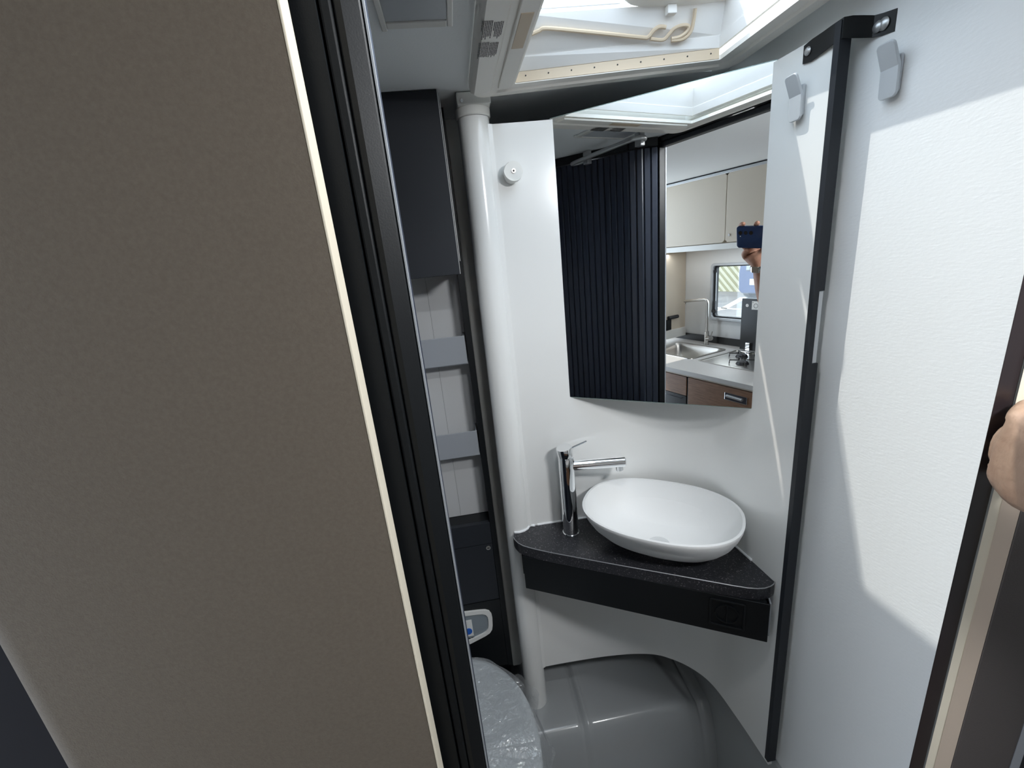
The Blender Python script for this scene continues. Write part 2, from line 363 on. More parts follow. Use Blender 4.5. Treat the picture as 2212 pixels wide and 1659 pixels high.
# two coat hooks
def hook(loc, lab, sc=.93):
    t = empty('coat_hook', loc); x, y, z = loc
    w = .0115 * sc
    box('mount', x - .006, x - .0003, y - .008, y + .008, z - .026, z + .012, M['hook'], t, bevel=.002)
    prof = [(-.006, -.031), (-.0095, -.031), (-.0105, -.001), (-.0205, .024), (-.0178, .0255), (-.007, .001)]
    bm = bmesh.new(); a = [bm.verts.new((x + p[0], y - w, z + p[1])) for p in prof]; b = [bm.verts.new((x + p[0], y + w, z + p[1])) for p in prof]
    bm.faces.new(a[::-1]); bm.faces.new(b)
    for i in range(6): bm.faces.new((a[i], a[(i + 1) % 6], b[(i + 1) % 6], b[i]))
    # round the outer corners
    ee = [e for e in bm.edges if abs(e.verts[0].co.y - e.verts[1].co.y) < 1e-6 and False]
    vs = [v for v in bm.verts if v.co.z > z + .023 or v.co.z < z - .030]
    es = [e for e in bm.edges if e.verts[0] in vs and e.verts[1] in vs and abs(e.verts[0].co.y - e.verts[1].co.y) < 1e-6]
    bmesh.ops.bevel(bm, geom=es, offset=.005, segments=5, affect='EDGES', profile=.5)
    link('hook_plate', bm, M['hook'], t, bevel=.0007)
    return tag(t, lab, 'hook', 'silver coat hooks')
hook((.5025, .6135, 1.692), 'silver-grey coat hook on the narrow white panel between mirror and dark edge')
hook((.5295, .5045, 1.683), 'silver-grey coat hook on the white wall, below the strap end, nearest the viewer')

# leather strap
t = empty('retaining_strap', (.51, .56, 1.74))
pathS = [(.4995, .6135), (.4993, .600), (.4990, .583), (.4975, .566), (.4985, .5515), (.506, .5475), (.516, .5435), (.5255, .538), (.5285, .530), (.5292, .514)]
zt = [1.7495, 1.7515, 1.752, 1.7525, 1.7535, 1.7530, 1.7510, 1.748, 1.7465, 1.7435]; zb = [1.7285, 1.7265, 1.7285, 1.7305, 1.7320, 1.7305, 1.7285, 1.726, 1.724, 1.7215]
bm = bmesh.new(); ps = offs(pathS, .0014)
R1 = [[bm.verts.new((p[0], p[1], z)) for p, z in zip(L, Z)] for L, Z in ((pathS, zb), (pathS, zt), (ps, zt), (ps, zb))]
for i in range(9):
    for k in range(4): bm.faces.new((R1[k][i], R1[k][i + 1], R1[(k + 1) % 4][i + 1], R1[(k + 1) % 4][i]))
bm.faces.new([R1[k][0] for k in range(4)]); bm.faces.new([R1[k][-1] for k in (3, 2, 1, 0)])
link('strap', bm, M['black'], t, smooth=True)
def snap(x, y, z, r): 
    bm = bmesh.new(); T(bm, [(x, y, z), (x - .001, y, z), (x - .0026, y, z), (x - .0032, y, z)], [r, r, r * .72, r * .2], 22); return link('snap_button', bm, M['alu'], t, smooth=True)
snap(.4988, .6045, 1.740, .0052); snap(.5282, .5270, 1.7345, .0068); snap(.5270, .5335, 1.7345, .0062)
tag(t, 'short black leather strap with press studs joining swivel wall to right wall', 'strap')

# ------------------------------------------------------------ washbasin counter
CA, CB = Vector((.060, .8415)), Vector((.5025, .576))
cf0 = Vector((.135, .7545)); cd = Vector((.875, -.485)).normalized(); cn = Vector((cd.y, -cd.x))   # towards the viewer
def cpt(s, o=0): return tuple(cf0 + cd * s + cn * o)
pts = [(.0565, .842), (.0575, .834), (.0615, .823), (.069, .811), (.079, .800), (.092, .7895), (.108, .7735)]
pts = [(.0562, .8405), (.058, .829), (.0635, .815), (.073, .803), (.086, .7925), (.103, .7805), (.125, .7665)] + [(.150, .7515), (.25, .6935), (.35, .6365), (.43, .5905)] + \
      [(.449, .5805), (.463, .5755), (.476, .5735), (.488, .5750), (.497, .5785), (.5028, .5830)]
inner = [p for p in offs(front, -.0005) if .5 > p[0] > .112 and p[1] > .60]
notch = [(.0725 + .0297 * math.cos(math.radians(a)), .882 + .0297 * math.sin(math.radians(a))) for a in (-22, -45, -68, -90, -112)]
poly = pts + inner[::-1] + notch
t = empty('washbasin_counter', (.28, .72, .80))
prism('worktop', poly, .885, .910, M['stone'], t, bevel=.001)
def inset(pts, d): return offs(pts, d)
edge3 = [(p[0], p[1], .9103) for p in offs(pts, .0004)]
tube('edge_strip', edge3, .0009, M['alu'], t, n=6)
sb = [(p[0], p[1], .9108) for p in (inner[::-1])] 
tube('silicone_bead', sb, .0028, M['silic'], t, n=8)
tube('silicone_bead', [(p[0], p[1], .9108) for p in [(.112, .8675)] + notch], .0028, M['silic'], t, n=8)
a0 = Vector((.069, .800)); a1 = Vector((.4785, .5605)); ad = (a1 - a0).normalized(); an = Vector((ad.y, -ad.x))
ap = [tuple(a0), tuple(a1), tuple(a1 - an * .016), tuple(a0 - an * .016)]
prism('apron', ap, .800, .8848, M['black'], t, bevel=.0008)
prism('end_panel', [(a0.x - .0005, a0.y + .012), (a0.x + .012, a0.y + .006), (a0.x + .014, .858), (a0.x + .004, .858)], .83, .8848, M['black'], t)
prism('end_panel', [(a1.x - .002, a1.y + .004), (a1.x + .004, a1.y + .002), (.500, .60), (.494, .62)], .812, .8848, M['guard'], t)
# switch recess on the apron
c = a0 + ad * (ad.dot(Vector((.450, .572)) - a0)); c = a1 - ad * .068
MT = Matrix.Translation((c.x, c.y, .8465)) @ Matrix(((ad.x, an.x, 0, 0), (ad.y, an.y, 0, 0), (0, 0, 1, 0), (0, 0, 0, 1)))
sw = None
bm = bmesh.new(); ring_xz(bm, rrect(-.030, .030, -.030, .030, .002, 2), rrect(-.0265, .0265, -.0265, .0265, .002, 2), .0001, .0035); bmesh.ops.transform(bm, matrix=MT, verts=bm.verts)
sw = link('socket_cover', bm, M['black'], t, bevel=.0005)
bm = bmesh.new(); ring_xz(bm, [(.0205 * math.cos(a * .2618), .0205 * math.sin(a * .2618)) for a in range(24)], [(.0185 * math.cos(a * .2618), .0185 * math.sin(a * .2618)) for a in range(24)], .0001, .003); bmesh.ops.transform(bm, matrix=MT, verts=bm.verts)
link('socket_ring', bm, M['black'], sw)
box('socket_flap', -.0008, .0008, .0001, .004, -.018, .018, M['black'], sw, mtx=MT)
tag(t, 'black stone-effect corner counter with black apron under the washbasin', 'counter')

# basin (oval bowl, slightly flattened long sides)
U = Vector((.819, -.574, 0)); V = Vector((.574, .819, 0)); bc = U * -.1275 + V * .7825
bc.z = 0
def bring(a, b, z, n=64, e=2.35, du=0):
    out = []
    for k in range(n):
        th = 2 * math.pi * k / n; c, s_ = math.cos(th), math.sin(th)
        p = bc + U * (a * math.copysign(abs(c) ** (2 / e), c) + du) + V * (b * math.copysign(abs(s_) ** (2 / e), s_)); p.z = z; out.append(p)
    return out
RZ = 1.012; aa, bb = .153, .110
bm = bmesh.new()
outer = [(.34, .20, .9145), (.50, .28, .9175), (.66, .42, .929), (.79, .585, .947), (.89, .755, .967), (.96, .90, .989), (.992, .985, 1.004), (1, 1, RZ - .001)]
innr = [(.998, .997, RZ), (.967, .955, RZ), (.962, .948, RZ - .004), (.945, .915, .998), (.87, .80, .972), (.76, .65, .950), (.58, .46, .934), (.30, .22, .927), (.10, .12, .926)]
loft(bm, [bring(aa * f, bb * g, z) for f, g, z in outer] + [bring(aa * f, bb * g, z) for f, g, z in innr])
t = empty('washbasin', (bc.x, bc.y, .9105))
link('bowl', bm, M['ceramic'], t, smooth=True, ang=60)
bm = bmesh.new(); loft(bm, [bring(.05, .024, z) for z in (.9105, .9146)]); link('foot', bm, M['white'], t, smooth=True)
bm = bmesh.new(); T(bm, [(bc.x, bc.y, .9252), (bc.x, bc.y, .9290), (bc.x, bc.y, .9300)], [.021, .021, .016], 28); link('drain', bm, M['chrome'], t, smooth=True)
tag(t, 'matt white oval countertop washbasin on the black corner counter', 'washbasin')

# tap
fx, fy = .187, .8215
t = empty('basin_tap', (fx, fy, .9103))
tube('base_ring', [(fx, fy, .9103), (fx, fy, .9135), (fx, fy, .9145)], [.0190, .0190, .0176], M['chrome'], t, n=36)
tube('body', [(fx, fy, .9145), (fx, fy, 1.098), (fx, fy, 1.1)], [.0172, .0172, .0165], M['chrome'], t, n=40)
tube('collar', [(fx - .0005, fy, 1.1), (fx - .001, fy, 1.1035)], .0150, M['chrome'], t, n=32)
d = Vector((-.16, -.08, 1)).normalized(); c0 = Vector((fx - .001, fy, 1.106))
bm = bmesh.new(); T(bm, [c0 - d * .004, c0 - d * .003, c0 + d * .015, c0 + d * .0165], [.0150, .0172, .0172, .0162], 36); hp = link('lever_cap', bm, M['chrome'], t, smooth=True)
tube('lever', [c0 + d * .012 + Vector((.010, -.002, 0)), c0 + d * .012 + Vector((.047, -.010, .016))], [.0024, .0021], M['chrome'], hp, n=12)
sp0 = Vector((fx + .012, fy - .002, 1.0775)); sp1 = Vector((.3095, .797, 1.080))
bm = bmesh.new(); T(bm, [sp0, sp1 - (sp1 - sp0).normalized() * .0015, sp1], [.0112, .0112, .0100], 32); spout = link('spout', bm, M['chrome'], t, smooth=True)
ne = sp1 - (sp1 - sp0).normalized() * .014
tube('aerator', [ne + Vector((0, 0, -.006)), ne + Vector((.002, 0, -.0185))], .0078, M['chrome'], spout, n=24)
tag(t, 'tall chrome single-lever tap standing left of the oval basin', 'tap')

# ------------------------------------------------------------ left column: cabinet, niche, lower cabinet
t = empty('tall_column_cabinet', (-.15, 1.0, .02))
x0, xr = -.418, .0235
bm = bmesh.new()
B(bm, .0095, xr, .996, 1.165, .36, 1.8215); B(bm, x0, .0093, 1.06, 1.165, .36, 1.8215)
link('frame', bm, M['black'], t)
for xa, xb in ((x0, -.0665), (-.0660, .0091)):
    box('niche_panel', xa, xb, 1.052, 1.0598, .852, 1.497, M['niche'], t)
for za, zb2 in ((1.289, 1.356), (1.050, 1.1165)):
    bm = bmesh.new(); B(bm, x0, .0065, .999, 1.002, za, zb2); B(bm, .0025, .0065, 1.0021, 1.0515, za, zb2); link('shelf_guard', bm, M['guard'], t, bevel=.001)
    box('shelf', x0, .0075, 1.003, 1.051, za - .002, za + .004, M['guard'], t)
box('upper_box', x0, .0095, .915, 1.05, 1.4985, 1.8215, M['anth'], t)
d1 = box('door', x0, .0135, .899, .9135, 1.497, 1.8215, M['anth'], t, bevel=.0008)
box('edge_strip', .0137, .0150, .8995, .906, 1.4975, 1.821, M['alu'], d1)
box('light_strip', .0165, .0178, .912, .918, 1.522, 1.820, M['alu'], t)
box('lower_body', x0, .0093, 1.0115, 1.05, .36, .8515, M['black'], t)
box('ledge_front', x0, .0093, .998, 1.011, .788, .852, M['anth'], t, bevel=.0008)
d2 = box('door', x0, .0085, .9985, 1.011, .6035, .7855, M['anth'], t, bevel=.0008)
tube('lock', [(-.0035, .9985, .775), (-.0035, .9965, .775)], .0062, M['steel'], d2, n=20)
box('lock_slot', -.0068, -.0002, .9955, .9968, .7738, .7762, M['print'], bpy.data.objects[bpy.data.objects.keys()[0]] if False else d2)
box('lower_front', x0, .0093, .998, 1.011, .362, .601, M['black'], t, bevel=.0008)
fp = empty('flush', (0, 0, 0)); bpy.data.objects.remove(fp)
bm = bmesh.new()
outl = [(-.20, .592), (-.05, .5795), (-.035, .577), (-.025, .571), (-.0195, .560), (-.0185, .545), (-.0205, .52), (-.0235, .505), (-.031, .494), (-.045, .486), (-.09, .469), (-.20, .462)]
cxm = (-.12, .525); inl = [(cxm[0] + (p[0] - cxm[0]) * .88 + (0), cxm[1] + (p[1] - cxm[1]) * .76) for p in outl]; inl[0] = (-.20 + .01, inl[0][1]); inl[-1] = (-.19, inl[-1][1])
ring_xz(bm, outl, inl, .9925, .998); bz = link('flush_bezel', bm, M['paper'], t, bevel=.0008)
bm = bmesh.new(); a = [bm.verts.new((p[0], .9972, p[1])) for p in inl]; bm.faces.new(a); link('flush_panel', bm, M['ctrl'], bz)
bm = bmesh.new(); B(bm, -.118, -.0775, .9955, .9968, .494, .551); link('button_label', bm, M['paper'], bz, bevel=.0006)
bm = bmesh.new(); T(bm, [(-.0905, .9954, .5125), (-.0905, .9942, .5125)], .0105, 24); link('flush_button', bm, M['blue'], bz)
bm = bmesh.new(); B(bm, -.1, -.088, .9962, .997, .484, .487); B(bm, -.0855, -.075, .9962, .997, .485, .488); link('indicator_marks', bm, M['print'], bz)
tag(t, 'narrow black column cabinet with grey shelf guards behind the pivot tube', 'cabinet')

def rescale(t, c, f):
    c = Vector(c); t.matrix_basis = Matrix.Translation(c) @ Matrix.Scale(f, 4) @ Matrix.Translation(-c) @ t.matrix_basis
rescale(t, (0, 0, H), .925)
# ceiling hatch frame (small, top left)
t = empty('ceiling_lamp', (0, .6, CEIL))
bm = bmesh.new(); z = CEIL - .006
B(bm, -.0465, -.0395, .46, .630, z, CEIL - .0005); B(bm, .0318, .0390, .46, .625, z, CEIL - .0005); B(bm, -.0393, .0316, .612, .625, z, CEIL - .0005); B(bm, -.0393, .0316, .46, .468, z, CEIL - .0005)
link('frame', bm, M['white'], t, bevel=.0012)
box('cover', -.0393, .0316, .4685, .6115, z + .002, CEIL - .001, M['hook'], t)
tag(t, 'small white-framed ceiling panel with grey cover at the top left', 'ceiling panel')

# ------------------------------------------------------------ skylight
t = empty('skylight', (.3, .6, CEIL))
ZF = 1.779
OX0, OX1, OY0, OY1 = .0665, .500, .385, .826
IX0, IX1, IY0, IY1 = .137, .452, .415, .790
ot = rrect(OX0, OX1, OY0, OY1, .022); it = rrect(IX0 - .004, IX1 + .004, IY0 - .004, IY1 + .003, .004)
def resq(L): return L
bm = bmesh.new(); 
rings = [[(p[0], p[1], z) for p in rrect(OX0 - e, OX1 + e, OY0 - e, OY1 + e, .022)] for e, z in ((.001, CEIL - .0005), (.001, 1.793), (0, 1.785), (-.006, ZF))]
rings += [[(p[0], p[1], z) for p in rrect(*q_, .012)] for q_, z in (((.098, .476, .40, .806), ZF), ((.101, .473, .403, .803), ZF + .003), ((.104, .470, .405, .8005), ZF + .003))]
rings += [[(p[0], p[1], z) for p in rrect(IX0, IX1 + .006, IY0, IY1, .003)] for z in (ZF + .0045, ZF + .011)]
loft(bm, rings, cap=(False, False)); link('frame', bm, M['abs'], t, smooth=True, ang=40)
# recessed blind handle on the left rail
hb = box('blind_rail', .1095, .1335, .425, .788, ZF - .0005, ZF + .004, M['abs'], t, bevel=.0015)
bm = bmesh.new(); B(bm, .113, .1280, .568, .652, ZF - .0012, ZF - .0004); link('blind_handle', bm, M['tan'], t, bevel=.0003)
# tan rail strip with small screws along the far side
box('blind_guide', IX0 + .001, IX1 + .004, IY1 - .001, IY1 + .004, ZF + .006, ZF + .020, M['tan'], t)
for k in range(9):
    x = .155 + .036 * k; bm = bmesh.new(); T(bm, [(x, IY1 - .001, ZF + .014), (x, IY1 - .0018, ZF + .014)], .0011, 8); link('screw', bm, M['print'], t)
# tapering light shaft
TOP = [(.155, .432), (.450, .432), (.450, .716), (.155, .730)]
BOT = [(IX0, IY0), (IX1 + .004, IY0), (IX1 + .004, IY1), (IX0, IY1)]
MID = [(a[0] * .55 + b[0] * .45, a[1] * .55 + b[1] * .45) for a, b in zip(BOT, TOP)]
bm = bmesh.new()
ZB, ZM, ZT = ZF + .021, ZF + .036, 1.851
def exp_(L, e): cx, cy = .29, .6; return [(p[0] + math.copysign(e, p[0] - cx), p[1] + math.copysign(e, p[1] - cy)) for p in L]
loft(bm, [[(*p, ZB) for p in BOT], [(*p, ZM) for p in [(a[0] * .75 + b[0] * .25, a[1] * .75 + b[1] * .25) for a, b in zip(BOT, TOP)]], [(*p, ZM + .0005) for p in exp_([(a[0] * .75 + b[0] * .25, a[1] * .75 + b[1] * .25) for a, b in zip(BOT, TOP)], .0012)], [(*p, ZT) for p in TOP], [(*p, ZT + .004) for p in exp_(TOP, .004)], [(*p, ZT + .005) for p in exp_(TOP, .03)], [(*p, ZB + .02) for p in exp_(BOT, .03)], [(*p, ZB) for p in exp_(BOT, .004)], [(*p, ZB) for p in BOT]], cap=(False, False))
link('light_shaft', bm, M['shaft'], t)
# dome
bm = bmesh.new(); loft(bm, [[(.30 + sx * .19 * f, .60 + sy * .22 * f, ZT + .008 + h + .012 * 0) for sx, sy in [(math.cos(a), math.sin(a)) for a in []] or [((p[0] - .5) * 2, (p[1] - .5) * 2) for p in rrect(0, 1, 0, 1, .15)]] for f, h in ((1, 0), (.98, .02), (.9, .035), (.6, .045), (.2, .05))], cap=(False, True))
link('dome', bm, M['glass'], t, smooth=True)
# seal lines at the edge of the glass
tube('seal', [(.150, .7285, ZT + .0055), (.29, .722, ZT + .0055)], .0016, M['silic'], t, n=6); tube('seal', [(.150, .737, ZT + .0065), (.29, .730, ZT + .0065)], .0014, M['silic'], t, n=6)
# handle housing hanging into the shaft at the top
bm = bmesh.new(); loft(bm, [[(.375 + .086 * f * math.cos(a), .708 + .020 * f * math.sin(a), z) for a in [2 * math.pi * k / 32 for k in range(32)]] for f, z in ((.7, 1.8655), (1, 1.8625), (1, 1.855), (.9, 1.850), (.5, 1.848))]); hs = link('handle_housing', bm, M['abs'], t, smooth=True, ang=50)
box('catch', .3585, .3725, .7115, .7215, 1.8365, 1.8478, M['shaft'], t, bevel=.001)
# wire lock bar with two loops, close to the far wall
def sc3(pts, n=4):
    a = smooth_curve([(p[0], p[1]) for p in pts], n); b = smooth_curve([(p[2], 0) for p in pts], n); return [(p[0], p[1], q[0]) for p, q in zip(a, b)]
BARS = []
BARS.append((sc3([(0.1604, 0.7435, 1.8323), (0.1725, 0.74, 1.8349), (0.1826, 0.7377, 1.8364), (0.2317, 0.7384, 1.8312), (0.2817, 0.7386, 1.8252), (0.3289, 0.7381, 1.8189), (0.3395, 0.7371, 1.8186), (0.3462, 0.7325, 1.8246), (0.3537, 0.7298, 1.8278), (0.3638, 0.7295, 1.8267)]), .0030)); BARS.append((sc3([(0.3436, 0.738, 1.8164), (0.3632, 0.7371, 1.814), (0.3709, 0.7332, 1.8192), (0.377, 0.7295, 1.8244), (0.3875, 0.727, 1.827), (0.3983, 0.7266, 1.8258), (0.3979, 0.7297, 1.8201), (0.3882, 0.7335, 1.8151), (0.3758, 0.7356, 1.814)]), .0026)); BARS.append((sc3([(0.3764, 0.7366, 1.8121), (0.3945, 0.7341, 1.8126), (0.4036, 0.7292, 1.8197), (0.4046, 0.7235, 1.8306), (0.4035, 0.7171, 1.8432)]), .0026))
# printed warning text blocks
bm = bmesh.new(); random.seed(3)
for bx, by0, by1, nl in ((.0700, .578, .622, 7), (.0845, .582, .622, 6), (.0695, .628, .672, 7), (.0835, .630, .672, 6)):
    for k in range(nl):
        xx = bx + .00195 * k; y = by0 + random.uniform(0, .0012); ye = by1 - (.020 if (k == 0 and by0 < .6) else random.uniform(0, .008))
        while y < ye:
            L = random.uniform(.002, .012); y2 = min(y + L, ye); v = [bm.verts.new(p) for p in ((xx, y, ZF - .0003), (xx + .0011, y, ZF - .0003), (xx + .0011, y2, ZF - .0003), (xx, y2, ZF - .0003))]; bm.faces.new(v); y += L + .00045
wt = link('warning_text', bm, M['print'], t); wt['kind'] = 'stuff'
for ch in t.children:
    for v in ch.data.vertices:
        if v.co.z < 1.82:
            f = max(0, min(1, (v.co.y - .40) / .40)) * (.75 if v.co.z > 1.812 else 1)
            v.co.y -= (.150 * (v.co.x - .10)) * f
for pts_, rr_ in BARS: tube('lock_bar', pts_, rr_, M['tan'], t, n=8)
tag(t, 'cream-framed roof light with printed text, above the mirror', 'skylight')

# grey clothes rail, seen only in the mirror
t = empty('clothes_rail', (-.2, .45, 1.79))
zz = 1.775
tube('rail', [(p[0], p[1], zz) for p in smooth_curve([(-.195, .478), (-.225, .482), (-.240, .492), (-.215, .501), (.00, .503), (.034, .498), (.046, .482), (.035, .468), (.015, .462)], 5)], .006, M['alu'], t, n=12)
for x, y in ((-.19, .478), (.012, .462)):
    box('bracket', x - .011, x + .011, y - .008, y + .008, zz - .012, CEIL - .0005, M['alu'], t, bevel=.002)
tag(t, 'grey bent ceiling rail reflected at the mirror top left', 'rail')

# ------------------------------------------------------------ toilet with plastic wrapping
tc_ = Vector((-.120, .722, 0))
def tring(rx, ry, z, n=72): return [(tc_.x + rx * math.cos(2 * math.pi * k / n), tc_.y + ry * math.sin(2 * math.pi * k / n), z) for k in range(n)]
t = empty('toilet', (tc_.x, tc_.y, .025))
bm = bmesh.new(); loft(bm, [tring(.120, .17, .024), tring(.118, .165, .20), tring(.14, .20, .33), tring(.165, .232, .40), tring(.168, .236, .418)]); link('bowl', bm, M['lid'], t, smooth=True, ang=60)
bm = bmesh.new(); loft(bm, [tring(.168, .236, .4185), tring(.173, .241, .422), tring(.173, .241, .430), tring(.168, .236, .4335)]); link('seat', bm, M['lid'], t, smooth=True, ang=50)
bm = bmesh.new(); loft(bm, [tring(.172, .240, .434), tring(.177, .245, .437), tring(.177, .245, .446), tring(.173, .241, .450), tring(.163, .231, .4505), tring(.158, .226, .4490), tring(.08, .12, .4485)]); link('lid', bm, M['lid'], t, smooth=True, ang=70)
rescale(t, (0, 0, H), .925)
box('base', tc_.x * .925 - .10, tc_.x * .925 + .10, .52, .80, .024, .30, M['lid'], t, bevel=.03)
tag(t, 'pale grey toilet with closed oval lid at the bottom behind the post', 'toilet')
bm = bmesh.new(); rg = []; n = 120
prof = [(.05, .452), (.45, .4525), (.75, .4535), (.93, .455), (1.015, .4545), (1.05, .44), (1.08, .40), (1.13, .375), (1.20, .365)]
for q_, z in prof:
    r = []
    for k in range(n):
        a = 2 * math.pi * k / n; x, y = .177 * math.cos(a), .245 * math.sin(a)
        w_ = noise.noise(Vector((math.cos(a) * 4, math.sin(a) * 4, q_ * 3)))
        cr = abs(noise.noise(Vector((x * 16 + y * 9, y * 14 - x * 6, 3))))
        amp = max(0, q_ - .95)
        f = q_ * (1 + amp * .9 * w_ + .07 * amp * math.sin(a * 13 + 3 * w_) * 2)
        dz = (.010 * (1 - min(1, cr * 5)) if q_ < 1 else .0) * ss(q_ * 1.6 - .2) * ss((.15 - y) / .15) + (.03 * noise.noise(Vector((a * 3, q_ * 5, 1))) if q_ > 1.06 else 0)
        r.append((tc_.x + x * f, tc_.y + y * f, max(z + dz, .451 if q_ < 1 else .05)))
    rg.append(r)
loft(bm, rg, cap=(True, False)); fm = link('plastic_wrap', bm, M['film'], smooth=True, ang=25)
rescale(fm, (0, 0, H), .925)
tag(fm, 'crumpled clear plastic film wrapped over the toilet lid', 'plastic film')

# ------------------------------------------------------------ kitchen behind the viewer (seen in the mirror)
KY = -.86
def wallq(x0, x1, z0, z1): pass
bm = bmesh.new(); wx0, wx1, wz0, wz1 = -.792, -.30, 1.052, 1.362
for a in ((-1.75, wx0, 0, CEIL), (wx1, 1.6, 0, CEIL), (wx0, wx1, 0, wz0), (wx0, wx1, wz1, CEIL)): B(bm, a[0], a[1], KY - .03, KY, a[2], a[3])
bmesh.ops.remove_doubles(bm, verts=bm.verts, dist=1e-5)
struct(link('wall_front', bm, M['wall']))
t = empty('window_1', (-.54, KY, 1.2)); struct(t)
bm = bmesh.new(); ring_xz(bm, rrect(wx0 - .008, wx1 + .008, wz0 - .008, wz1 + .008, .02), rrect(wx0 + .006, wx1 - .006, wz0 + .006, wz1 - .006, .016), KY - .028, KY + .010); link('window_frame', bm, M['hook'], t, bevel=.002)
bm = bmesh.new(); ring_xz(bm, rrect(wx0 + .006, wx1 - .006, wz0 + .006, wz1 - .006, .016), rrect(wx0 + .020, wx1 - .012, wz0 + .014, wz1 - .012, .012), KY - .026, KY - .004); link('rubber_seal', bm, M['rubber'], t)
box('pane', wx0 + .008, wx1 - .008, KY - .022, KY - .018, wz0 + .008, wz1 - .008, M['pane'], t)
tube('stay_arm', [(wx0 + .024, KY - .001, 1.10), (wx0 + .022, KY - .001, 1.325)], .0035, M['alu'], t, n=8)
bm = bmesh.new(); T(bm, [(wx0 + .021, KY + .001, 1.095), (wx0 + .022, KY + .012, 1.10)], .013, 14); B(bm, wx0 + .014, wx0 + .028, KY, KY + .010, 1.10, 1.155); link('stay_knob', bm, M['rubber'], t, bevel=.001)
box('stay_mount', wx0 + .012, wx0 + .030, KY, KY + .008, 1.318, 1.332, M['rubber'], t)

t = empty('overhead_cabinet', (-.4, -.7, 1.46))
box('carcass', -1.40, 1.2, -.925, -.568, 1.458, 1.802, M['cream'], t)
box('bottom_rail', -1.40, 1.2, -.5675, -.552, 1.455, 1.482, M['white'], t, bevel=.001)
box('top_rail', -1.40, 1.2, -.5675, -.548, 1.791, 1.803, M['alu'], t, bevel=.001)
for xa, xb in ((-1.36, -.932), (-.929, -.4905), (-.4875, -.05), (-.047, .39), (.393, .83)):
    d3 = None
    bm = bmesh.new(); c_ = .012
    pp = [(xa + c_, 1.486), (xb - c_, 1.486), (xb, 1.486 + c_), (xb, 1.794 - c_), (xb - c_, 1.794), (xa + c_, 1.794), (xa, 1.794 - c_), (xa, 1.486 + c_)]
    a = [bm.verts.new((p[0], -.5673, p[1])) for p in pp]; b = [bm.verts.new((p[0], -.550, p[1])) for p in pp]; bm.faces.new(a[::-1]); bm.faces.new(b)
    for i in range(8): bm.faces.new((a[i], a[(i + 1) % 8], b[(i + 1) % 8], b[i]))
    d3 = link('door', bm, M['cream'], t, bevel=.001)
    if abs(xa + .4875) < .001: tube('lock_knob', [(-.466, -.5498, 1.518), (-.466, -.546, 1.518)], .0055, M['steel'], d3, n=14)
rescale(t, (.957, 1.366, H), .97)
tag(t, 'cream overhead kitchen cabinet reflected in the mirror behind the phone', 'cabinet')
struct(box('shade_strip', -1.40, 1.2, KY + .002, -.52, 1.7960, CEIL - .0005, M['dark']))  # near-black strip painting the shadow gap between ceiling and overhead cabinet

# side partition left of the sink with a black clip
t = empty('side_partition', (-1.0, -.7, .9))
box('board', -1.005, -.985, KY + .002, -.40, .93, 1.452, M['cream'], t, bevel=.001)
box('ledge', -.984, -.970, KY + .01, -.42, .9305, .985, M['white'], t, bevel=.002)
tag(t, 'cream partition board beside the kitchen sink, seen in the mirror', 'partition')
t = empty('black_clip', (-.98, -.74, 1.05))
tube('roller', [(-.974, -.78, 1.062), (-.974, -.70, 1.062)], .011, M['rubber'], t, n=16)
box('strap_end', -.983, -.968, -.72, -.66, .987, 1.051, M['black'], t, bevel=.002)
tag(t, 'black roller clip on the cream partition left of the kitchen tap', 'clip')

# base units
t = empty('kitchen_base_cabinet', (-.2, -.5, 0))
bm = bmesh.new(); B(bm, -1.40, .9, KY + .002, -.306, .002, .74); B(bm, -1.40, -.985, KY + .002, -.306, .7405, .874); link('carcass', bm, M['anth'], t)
box('frame_rail', -1.40, .9, -.305, -.290, .8735, .884, M['cream'], t)
box('corner_strip', -.4695, -.4605, -.303, -.288, .60, .873, M['rubber'], t)
for xa, xb, za, zb3, hnd in ((-.90, -.4700, .775, .872, 0), (-.4600, .05, .70, .872, 1), (.054, .5, .70, .872, 0)):
    d4 = box('drawer', xa, xb, -.302, -.284, za, zb3, M['wood'], t, bevel=.0012)
    if hnd:
        hh = box('handle_plate', -.256, -.148, -.2838, -.281, .812, .846, M['chrome'], d4, bevel=.002)
        tube('handle_bar', [(-.246, -.279, .832), (-.170, -.279, .829)], .006, M['alu'], hh, n=12)
ov = box('oven_front', -.90, -.4700, -.302, -.285, .42, .772, M['glassblk'], t, bevel=.001)
box('oven_handle', -.88, -.495, -.2848, -.278, .757, .7605, M['chrome'], ov)
tag(t, 'walnut kitchen base unit with chrome drawer handle, seen in the mirror', 'cabinet')
t = empty('kitchen_worktop', (-.4, -.55, .88))
bm = bmesh.new(); XS = [-1.40, -.935, -.605, -.555, -.10, .9]; YS = [KY + .002, -.745, -.470, -.278]
for i in range(5):
    for j in range(3):
        if (i == 1 and j == 1): continue
        B(bm, XS[i], XS[i + 1], YS[j], YS[j + 1], .8842, .905)
bmesh.ops.remove_doubles(bm, verts=bm.verts, dist=1e-5); link('slab', bm, M['work'], t)
box('upstand', -1.40, .9, KY + .0025, KY + .012, .9052, .945, M['glassblk'], t)
tag(t, 'light grey kitchen worktop with black upstand, seen in the mirror', 'worktop')
t = empty('kitchen_sink', (-.77, -.6, .8))
bm = bmesh.new(); 
def sq(x0, x1, y0, y1, r, z): return [(p[0], p[1], z) for p in rrect(x0, x1, y0, y1, r)]
